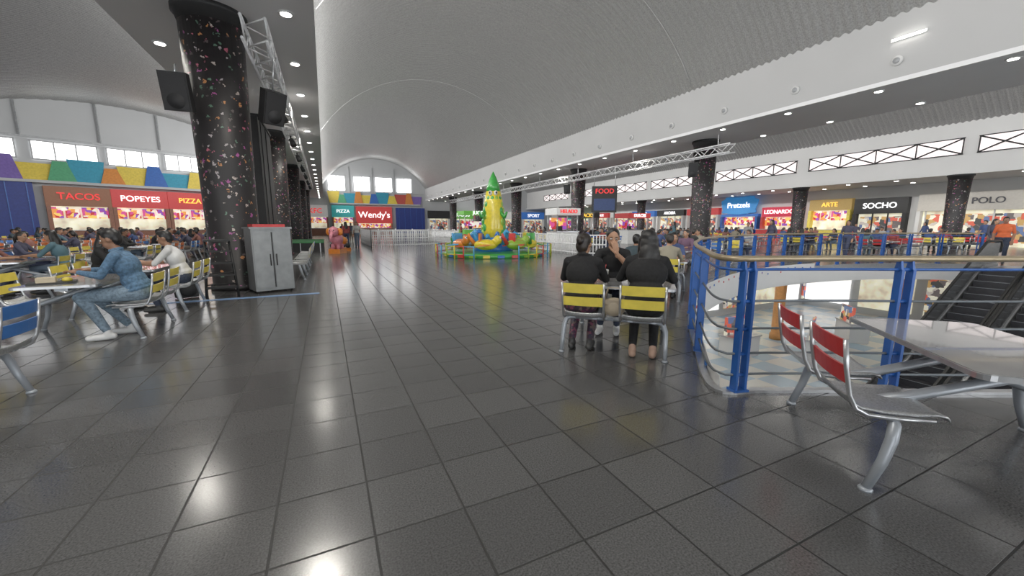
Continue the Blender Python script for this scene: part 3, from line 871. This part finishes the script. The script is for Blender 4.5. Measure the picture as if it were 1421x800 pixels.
J=seated(.14,-.36,el=[(-.24,.18,.80),(.24,.18,.80)],wr=[(-.1,.36,.83),(.1,.38,.83)],hrot=(math.radians(-6),0,math.radians(-18)))
meW1=person_mesh('woman_a',mats(skinA,bj,floral,shoek,hairb),J,FV,'long','bun',1.12,wrinkle=True)
J=seated(.15,-.42,el=[(-.27,.16,.80),(.27,.16,.80)],wr=[(-.1,.36,.83),(.12,.38,.83)],hrot=(math.radians(-6),0,math.radians(10)))
meW2=person_mesh('woman_b',mats(skinA,bj,bj,sandal,hairk),J,FV,'long','long',1.25,wrinkle=True)
J=seated(.16,-.1,el=[(-.23,.16,.82),(.24,.24,.80)],wr=[(-.07,.28,1.0),(.12,.42,.83)],hrot=(math.radians(-12),0,math.radians(12)))
J['hd']=[(.25,.1,1),(-.2,1,0)]; J['hn']=[(-.3,1,0),(0,0,1)]
meW3=person_mesh('woman_c',mats(skinA,bj,dj,shoew,hairk),J,FV,'short','pony',.95)
away=[q for q in WS if math.cos(q[2]+PI/2)*.7+math.sin(q[2]+PI/2)*.7>0]; tow=[q for q in WS if q not in away]
away.sort(key=lambda q:q[0]); tow.sort(key=lambda q:q[0])
put(meW1,'seated_woman',away[0],1.04,-.06); put(meW2,'seated_woman',away[1],1.07,.02); put(meW3,'seated_woman',tow[0],1.08,-.17)
mb=MB(); mb.ell((0,0,.0),(.13,.06,.11),0); mb.box((0,0,.06),(.24,.1,.05),0); mb.tube([(-.11,0,.08),(-.07,0,.22),(.07,0,.22),(.11,0,.08)],.01,0,6)
bx=(away[0][0]+away[1][0])/2; by=(away[0][1]+away[1][1])/2
mb.obj('beige_handbag',[mat('beige_leather',(.40,.33,.24),.5)],(bx+.02,by+.02,.54),math.radians(-45))

crowdshirt=ramp_by_object('crowd_shirts',[(.35,.35,.35),(.02,.02,.025),(.28,.05,.05),(.05,.08,.2),(.03,.03,.035),(.3,.27,.2),(.03,.03,.03),(.08,.16,.2),(.5,.49,.47),(.05,.05,.08),(.15,.08,.13),(.03,.05,.06),(.06,.06,.1),(.25,.1,.08)])
crowdpants=ramp_by_object('crowd_trousers',[(.03,.04,.08),(.02,.02,.02),(.1,.14,.2),(.15,.12,.1),(.04,.05,.1)])
cm=[]
for i,(ha,ln,b,hm,sk) in enumerate([('short',.10,1.08,hairk,skinB),('long',.16,1.0,hairk,skinA),('pony',.05,.95,hairb,skinA),('short',.2,1.0,hairb,skinA),('bun',.12,1.0,hairk,skinB)]):
    J=seated(ln,-.05*i,hrot=(math.radians(-5-3*i),0,math.radians([0,20,-20,10,-10][i])))
    cm.append(person_mesh('crowd_%d'%i,mats(sk,crowdshirt,crowdpants,shoek,hm),J,.018,'short' if i%2 else 'long',ha,b,hv=.007))
for q in seats: place(random.choice(cm),'seated_person',(q[0],q[1],0),q[2],CROWD,random.uniform(.98,1.06))
wsh=mat('white_shirt',(.62,.62,.62),.8)
J=seated(.14,-.1,hrot=(math.radians(-10),0,0))
meN=person_mesh('nm',mats(skinB,wsh,dj,shoek,hairk),J,.012,'short','short',1.1)
s=[q for q in NS if q[0]>-2.95]; s.sort(key=lambda q:q[1]); put(meN,'seated_man',s[0],1.04)
s2=[q for q in NS if q[0]<-2.95]
J=seated(.12,-.1,hrot=(math.radians(-8),0,.2)); meK=person_mesh('km',mats(skinA,bj,dj,shoek,hairk),J,.012,'long','long',1.0)
place(meK,'seated_woman',(s2[1][0],s2[1][1],0),s2[1][2],None,1.03)
om=mat('orange_shirt',(.70,.13,.04),.8)
meO=person_mesh('om',mats(skinB,om,dj,shoek,hairk),standing(.05,.03),.012,'short','short',1.12)
place(meO,'standing_man',(23.1,5.6,0),math.radians(100),None,1.05)
st=[person_mesh('st%d'%i,mats(skinA,crowdshirt,crowdpants,shoek,hairk),standing(.12*i,.06),.016,'long' if i else 'short','long' if i else 'short',1.0,hv=.007) for i in(0,1)]
for x,y,r in((1.2,27.2,.3),(1.9,28.3,2.9),(-10.3,14.5,1),(-13.0,21,2),(9.8,25.4,1),(13.8,31,2),(2.2,40,0),(21.5,9.8,1.6),(25.6,6.5,2.6),(20.5,12.6,1.2),(1.6,44,3.1),(16,34,1),(-4.4,34,2),
    (38.5,13,1),(39.5,17.5,2),(38.8,22,1.6),(39.8,26.5,0),(22.2,15,2),(21.8,20,.5),(38.9,31,1),(36,9.5,1.2),(11,34,1),(12.2,45,2)):
    place(random.choice(st),'standing_person',(x,y,0),r,None,random.uniform(.97,1.05))

def cup(x,y,z=.75):
    mb=MB(); mb.lathe([(.03,0),(.042,.13),(.044,.135)],0,16); mb.lathe([(.046,.135),(.044,.15),(.03,.155)],1,16); mb.tube([(0,0,.15),(.01,0,.22)],.004,2,6)
    mb.obj('drink_cup',[mat('paper_cup',(.75,.75,.73),.5),M['white'],M['red']],(x,y,z))
cup(-3.0,7.35); cup(3.2,4.0); cup(3.42,3.78)
mb=MB(); mb.box((0,0,.01),(.4,.28,.015),0); mb.box((-.05,0,.045),(.16,.14,.06),1); mb.ell((.12,.02,.035),(.05,.05,.03),2)
mb.obj('food_tray',[M['rubber'],mat('carton',(.6,.5,.35),.7),M['yellow']],(-3.1,6.8,.748),.3)

# ------------------------------------------------------------------ railing
def arclen(poly):
    out=[];acc=0;N=len(poly)
    for i in range(N):
        a,b=poly[i],poly[(i+1)%N]; L=(b-a).length; out.append((acc,a,b,L)); acc+=L
    return out,acc
ep=offset(hole,.02*sg); segs,total=arclen(ep)
def at(d):
    d%=total
    for acc,a,b,L in segs:
        if acc<=d<acc+L: 
            t=(b-a).normalized(); return a.lerp(b,(d-acc)/L),t
    return ep[0],Vector((1,0,0))
gap=lambda p: p.x>21.0 and 2.6<p.y<5.75
mb=MB()
N=int(total/.12)
runs=[]
pts=[at(total*i/N)[0] for i in range(N)]
st_=next(i for i,p in enumerate(pts) if gap(p))
pts=pts[st_:]+pts[:st_]; cur=[]
for p in pts:
    if gap(p):
        if len(cur)>2: runs.append(cur)
        cur=[]
    else: cur.append(p)
if len(cur)>2: runs.append(cur)
for rn in runs:
    for z in(.17,.36,.58,.82): mb.tube([(p.x,p.y,z) for p in rn],.011,1,6)
    mb.tube([(p.x,p.y,1.09) for p in rn],.012,0,8)
    mb.tube([(p.x,p.y,1.18) for p in rn],.027,2,10)
    for p in(rn[0],rn[-1]): mb.tube([(p.x,p.y,0),(p.x,p.y,1.18)],.03,0,8)
npost=int(total/1.05)
plist=[at(i*total/npost+.02) for i in range(npost)]
plist=[q for q in plist if not (q[0].y<2.35 and 3.0<q[0].x<8.5)]
for X in(3.16,4.42,7.4):
    best=min(range(N),key=lambda i:abs(at(total*i/N)[0].x-X) if at(total*i/N)[0].y<2.26 else 99)
    plist.append(at(total*best/N))
for p,t in plist:
    if gap(p): continue
    R=Matrix((t,Vector((-t.y,t.x,0)),Vector((0,0,1)))).transposed()
    nr=Vector((-t.y,t.x,0))*sg
    for s in(-1,1):
        c=p+t*(s*.045)
        mb.box((c.x,c.y,.555),(.022,.07,1.07),0,R)
        mb.prism([c+nr*-.035+Vector((0,0,1.09)),c+nr*.035+Vector((0,0,1.09)),c+nr*.02+Vector((0,0,1.16)),c-nr*.02+Vector((0,0,1.16))],t*.018,0)
    for z in(.17,.36,.58,.82,1.09): mb.tube([p-t*.056+Vector((0,0,z)),p+t*.056+Vector((0,0,z))],.017,0,8)
    mb.box((p.x,p.y,.035),(.14,.1,.02),0,R)
mb.obj('atrium_railing',[M['blue'],M['railmetal'],M['gold']])
mb=MB(); inn=offset(hole,-.03*sg); rr_=random.Random(3)
for i in range(len(hole)):
    a,b=inn[i],inn[(i+1)%n]
    if i<50:
        nn=Vector((-(b-a).y,(b-a).x,0)).normalized()
        mb.prism([(a.x,a.y,-.55),(b.x,b.y,-.55),(b.x,b.y,.12),(a.x,a.y,.12)],nn*-.01,0)
        mb.box(((a.x+b.x)/2,(a.y+b.y)/2,rr_.uniform(-.1,.06)),(.05,.045,.05),1+rr_.randrange(3),Matrix.Rotation(math.atan2((b-a).y,(b-a).x),3,'Z'))
mb.obj('trim_5',[M['white'],AW[3],M['bluesl'],M['red']])

# ------------------------------------------------------------------ escalators
def escalator(y):
    mb=MB(); x1=22.3; L=1.2; run_=8.6
    def prof(u):
        if u<L: return 0
        if u<L+run_: return -(u-L)*5/run_
        return -5
    us=[0,.6,L]+[L+run_*i/10 for i in range(1,11)]+[L+run_+1]
    for s in(-1,1):
        for i in range(len(us)-1):
            a,b=us[i],us[i+1]; xa,xb=x1-a,x1-b; za,zb=prof(a),prof(b); yy=y+s*.55
            mb.prism([(xa,yy,za-.3),(xb,yy,zb-.3),(xb,yy,zb+.1),(xa,yy,za+.1)],(0,s*.08,0),0)
            mb.prism([(xa,yy+s*.04,za+.1),(xb,yy+s*.04,zb+.1),(xb,yy+s*.04,zb+.85),(xa,yy+s*.04,za+.85)],(0,s*.02,0),3)
        mb.tube([(x1+.1,y+s*.6,.5),(x1+.2,y+s*.6,.75)]+[(x1-u,y+s*.6,prof(u)+.92) for u in us]+[(x1-us[-1]-.15,y+s*.6,-4.4)],.045,1,8)
    n_=26
    for i in range(n_):
        u=L+run_*i/n_; z=prof(u)
        mb.box((x1-u-.15,y,z-.12),(.36,1.0,.2),2); mb.box((x1-u-.33,y,z-.02),(.015,1.0,.01),0)
    mb.box((x1-L/2,y,-.05),(L,1.0,.12),0); mb.box((x1-L-run_/2,y,-2.75),(run_*1.15,1.2,.12),0,Matrix.Rotation(-math.atan2(5,run_),3,'Y'))
    mb.obj('escalator',[M['steel'],M['rubber'],M['tread'],M['glass']])
escalator(4.85); escalator(3.5)

# ------------------------------------------------------------------ kiddie ride
e=empty('spinning_kiddie_ride',(7.65,18.4,0)); e.scale=(.9,.9,.95)
C_={n:mat('ride_'+n,c,.3,coat=.3) for n,c in dict(green=(.04,.32,.05),lime=(.26,.45,.04),yellow=(.74,.58,.03),blue=(.02,.14,.5),sky=(.05,.32,.62),red=(.6,.04,.03),orange=(.7,.2,.02),purple=(.2,.05,.33)).items()}
RM=[C_[k2] for k2 in('green','lime','yellow','blue','sky','red','orange','purple')]+[M['white'],M['black'],M['steel']]
mb=MB()
mb.lathe([(2.75,0),(2.75,.18),(2.6,.22),(1.2,.24)],0,48)
for i in range(24):
    a=i*PI/12; mb.box((2.77*math.cos(a),2.77*math.sin(a),.10),(.05,.34,.14),[2,3,5,1][i%4],Matrix.Rotation(a,3,'Z'))
mb.lathe([(1.1,.2),(1.0,.5),(.8,.8),(.68,.95)],3,32)
for i in range(14):
    a=i*PI/7; c,s=math.cos(a),math.sin(a); j_=.12*(i%3)
    mb.tube([(c*.7,s*.7,.45),(c*1.05,s*1.05,.8+j_),(c*1.2,s*1.2,1.05+j_),(c*1.42,s*1.42,.95+j_)],[.24,.18,.11,.03],4 if i%2 else 3,8)
mb.obj('wave_base',RM,parent=e)
mb=MB()
mb.lathe([(.60,.8),(.64,1.4),(.58,2.2),(.50,2.8),(.40,3.3)],2,32)
mb.lathe([(.40,3.3),(.33,3.6),(.2,3.95),(.02,4.3)],0,32)
for j in range(10):
    z=1.15+j*.29; r=.63-.0052*j*j-.006*j
    for i in range(12):
        a=(i+.5*(j%2))*PI/6; c,s=math.cos(a),math.sin(a)
        fa=abs((a-(-2.0)+PI)%(2*PI)-PI)
        if fa<.7 and j<6: continue
        mb.ell((c*r,s*r,z),(.08,.15,.2),(0 if (i+j)%3 else 1),10,7,Matrix.Rotation(a,3,'Z'))
for s in (-1,1):
    a=-2.0+s*.35; mb.ell((math.cos(a)*.42,math.sin(a)*.42,3.2),(.11,.11,.13),8,10,8); mb.ell((math.cos(a)*.51,math.sin(a)*.51,3.21),(.05,.05,.06),9,8,6)
for a in(-2.9,-1.1,.6,2.2):
    mb.tube([(math.cos(a)*.5,math.sin(a)*.5,2.2),(math.cos(a)*.82,math.sin(a)*.82,2.0),(math.cos(a)*.95,math.sin(a)*.95,2.25)],[.13,.1,.06],0,8)
mb.obj('tower',RM,parent=e)
for i in range(8):
    a=i*PI/4+.2; mb=MB()
    c1=[1,2,5,0,6,2,1,2][i]; c2=[2,5,2,1,4,6,5,0][i]
    mb.ell((0,0,.62),(.62,.34,.26),c1,18,12)
    mb.ell((.62,0,.85),(.22,.2,.22),c1); mb.tube([(.45,0,.7),(.62,0,.85)],[.22,.18],c1,10)
    for s in(-1,1): mb.ell((.76,s*.09,.95),(.06,.06,.07),8,8,6); mb.ell((.81,s*.09,.96),(.02,.03,.035),9,8,6); mb.prism([(-.1,s*.3,.6),(.3,s*.3,.6),(-.25,s*.75,.5),(-.4,s*.7,.5)],(0,0,.05),c2)
    mb.box((-.28,0,.95),(.1,.46,.42),c2); mb.box((0,0,.78),(.5,.4,.1),c2)
    mb.tube([(-.6,0,.65),(-.85,0,1.0),(-.9,0,1.15)],[.12,.08,.05],c2,8)
    mb.tube([(0,.2,.55),(0,1.4,.7)],.05,10,8)
    mb.obj('ride_car',RM,(math.cos(a)*2.1,math.sin(a)*2.1,.02),a+PI/2,e)
mb=MB()
for i in range(36):
    a=i*PI/18; r=3.2
    if 24<=i<=26: continue
    c,s=math.cos(a),math.sin(a); mb.tube([(c*r,s*r,0),(c*r,s*r,.62)],.035,[1,2,5,4][i%4],6)
    a2=a+PI/18
    for z in(.2,.58): mb.tube([(c*r,s*r,z),(math.cos(a2)*r,math.sin(a2)*r,z)],.022,[1,2,5,4][(i+1)%4],6)
mb.obj('ride_fence',RM,parent=e)
mb=MB(); mb.box((0,0,.12),(.9,.6,.24),6); mb.ell((0,0,.75),(.42,.3,.36),0); mb.ell((.35,0,1.15),(.27,.25,.28),0); mb.tube([(.55,0,1.1),(.72,0,.9),(.75,0,.65)],[.1,.08,.06],0,8)
for s in(-1,1): mb.ell((.25,s*.28,1.15),(.06,.17,.2),1); mb.tube([(.2,s*.15,.5),(.22,s*.15,.2)],.1,0,8); mb.tube([(-.22,s*.15,.5),(-.22,s*.15,.2)],.1,0,8); mb.ell((.58,s*.1,1.22),(.03,.03,.04),2,8,6)
mb.obj('elephant_kiddie_ride',[mat('ride_pink',(.66,.22,.28),.35),C_['orange'],M['black'],C_['red'],C_['red'],C_['red'],C_['orange']],(.55,23.2,0),-2)
mb=MB(); mb.box((0,0,.1),(1,.6,.2),0); mb.ell((0,0,.6),(.5,.28,.28),0); mb.box((-.2,0,.95),(.1,.4,.4),1)
for x in(-.3,.3):
    for s in(-1,1): mb.tube([(x,s*.24,.32),(x,s*.34,.32)],.14,2,14)
mb.obj('car_kiddie_ride',[C_['orange'],C_['red'],M['black']],(.75,25.2,0),.6)
def fence(mb,p0,p1,h=1.0):
    p0,p1=Vector(p0),Vector(p1); L=(p1-p0).length; n_=int(L/.15); d=(p1-p0)/n_
    for i in range(n_+1):
        p=p0+d*i; big=i%10==0; mb.tube([(p.x,p.y,0),(p.x,p.y,h+(.1 if big else 0))],.05 if big else .026,0,6)
    for z in(.12,h*.55,h): mb.tube([(p0.x,p0.y,z),(p1.x,p1.y,z)],.035,0,6)
WF=mat('white_fence_paint',(.85,.85,.85),.4)
mb=MB()
fence(mb,(2.9,29.5,0),(9.3,29.5,0),1.1); fence(mb,(2.9,29.5,0),(2.9,38,0),1.1); fence(mb,(9.3,29.5,0),(9.3,38,0),1.1); fence(mb,(2.9,38,0),(9.3,38,0),1.1)
mb.obj('white_play_fence',[WF])
mb=MB(); fence(mb,(11.5,16.6,0),(11.5,22.2,0)); fence(mb,(11.5,16.6,0),(12.3,15.4,0)); fence(mb,(11.5,22.2,0),(9.1,26,0))
mb.obj('white_play_fence',[WF])
def kiosk(name,x,y,w,d,h,body,sign,tx,tm,rot=0,ts=.3):
    e=empty(name,(x,y,0),rot); mb=MB()
    mb.box((0,0,.55),(w,d,1.1),0); mb.box((0,0,1.12),(w+.1,d+.1,.05),2)
    for a in(-1,1):
        for b in(-1,1): mb.tube([(a*(w/2-.05),b*(d/2-.05),1.1),(a*(w/2-.05),b*(d/2-.05),h-.3)],.04,2,8)
    mb.box((0,0,h-.2),(w+.15,d+.15,.4),1); mb.box((0,d/2-.1,1.6),(w*.8,.06,.7),3); mb.box((-w*.2,-d*.1,1.3),(.3,.25,.3),4)
    mb.obj('booth',[body,sign,M['steel'],M['menu'],M['black']],parent=e)
    if tx: text(tx,'sign_lettering',(0,-d/2-.1,h-.2),ts,tm,e)
kiosk('ice_cream_kiosk',13.1,20.6,1.5,1.2,2.5,W1,W1,'HELADO',M['signtextr'])
kiosk('snack_kiosk',21.5,31,3,2,2.6,K1,K1,'SNACKS',M['signtexty'],0,.45)
kiosk('candy_kiosk',23.6,26.2,2.2,1.6,2.5,W1,R1,'DULCES',M['signtext'],0,.35)
kiosk('juice_kiosk',14.5,40,3,2,3.0,G1,G1,'JUGO',M['signtext'],0,.5)
kiosk('coffee_kiosk',28.6,43,2.2,1.6,2.7,K1,TN,'CAFE',M['signtext'],0,.5)
e=empty('hanging_menu_sign',(19.8,25.2,0),math.radians(-32)); mb=MB(); mb.box((0,0,3.5),(1.9,.25,2.0),0); mb.box((0,-.14,3.1),(1.6,.02,.9),1)
for s in(-1,1): mb.tube([(s*.8,0,0),(s*.8,0,2.6)],.05,2,8); mb.tube([(s*.8,0,4.5),(s*.8,0,5.93)],.02,2,6)
mb.obj('panel',[K1,mat('sign_lower_navy',(.02,.04,.12),.5,em=.3),M['steel']],parent=e); text('FOOD','sign_lettering',(0,-.17,4.1),.5,M['signtextr'],e)
mb=MB(); mb.box((0,0,1.7),(.9,.5,3.4),0); mb.box((0,-.26,2.0),(.7,.02,1.6),1); mb.obj('green_totem',[G1,M['signtext']],(18.2,45,0))

# ------------------------------------------------------------------ lights
def area(name,loc,d,sx,sy,power,col=(1,1,1)):
    l=bpy.data.lights.new(name,'AREA'); l.shape='RECTANGLE'; l.size=sx; l.size_y=sy; l.energy=power; l.color=col
    o=bpy.data.objects.new(name,l); COL.objects.link(o); o.location=loc
    z=-Vector(d).normalized(); y=Vector((0,1,0)); x=y.cross(z).normalized()
    o.matrix_world=Matrix.Translation(Vector(loc))@Matrix((x,y,z)).transposed().to_4x4()
    return o
area('fill_strip_centre',(.25,26,7.3),(1,0,.35),.3,88,6200,(1,.99,.97))  # hidden strip, added to brighten the main vault and right fascia
area('fill_strip_left',(-4.05,15,7.3),(-1,0,.35),.3,66,4300,(1,.99,.97))  # added out of view to light the left vault
area('fill_strip_right',(20.85,26,7.3),(1,0,.35),.3,88,4700,(1,.99,.97))  # unseen strip added above the soffit edge to light the right vault
w=bpy.data.worlds.new('world'); scene.world=w; w.use_nodes=True
w.node_tree.nodes['Background'].inputs['Color'].default_value=(.8,.88,1,1); w.node_tree.nodes['Background'].inputs['Strength'].default_value=.6

# ------------------------------------------------------------------ camera
cd=bpy.data.cameras.new('camera'); cam=bpy.data.objects.new('camera',cd); COL.objects.link(cam)
cd.sensor_width=36; cd.lens=36*545/1421; cd.clip_end=300
yaw=math.radians(25.23); p=math.radians(8.97)
cam.location=(0,0,1.45); cam.rotation_euler=(PI/2-p,0,-yaw)
scene.camera=cam
scene.view_settings.view_transform='Standard'; scene.view_settings.exposure=0.0; scene.view_settings.gamma=1.14
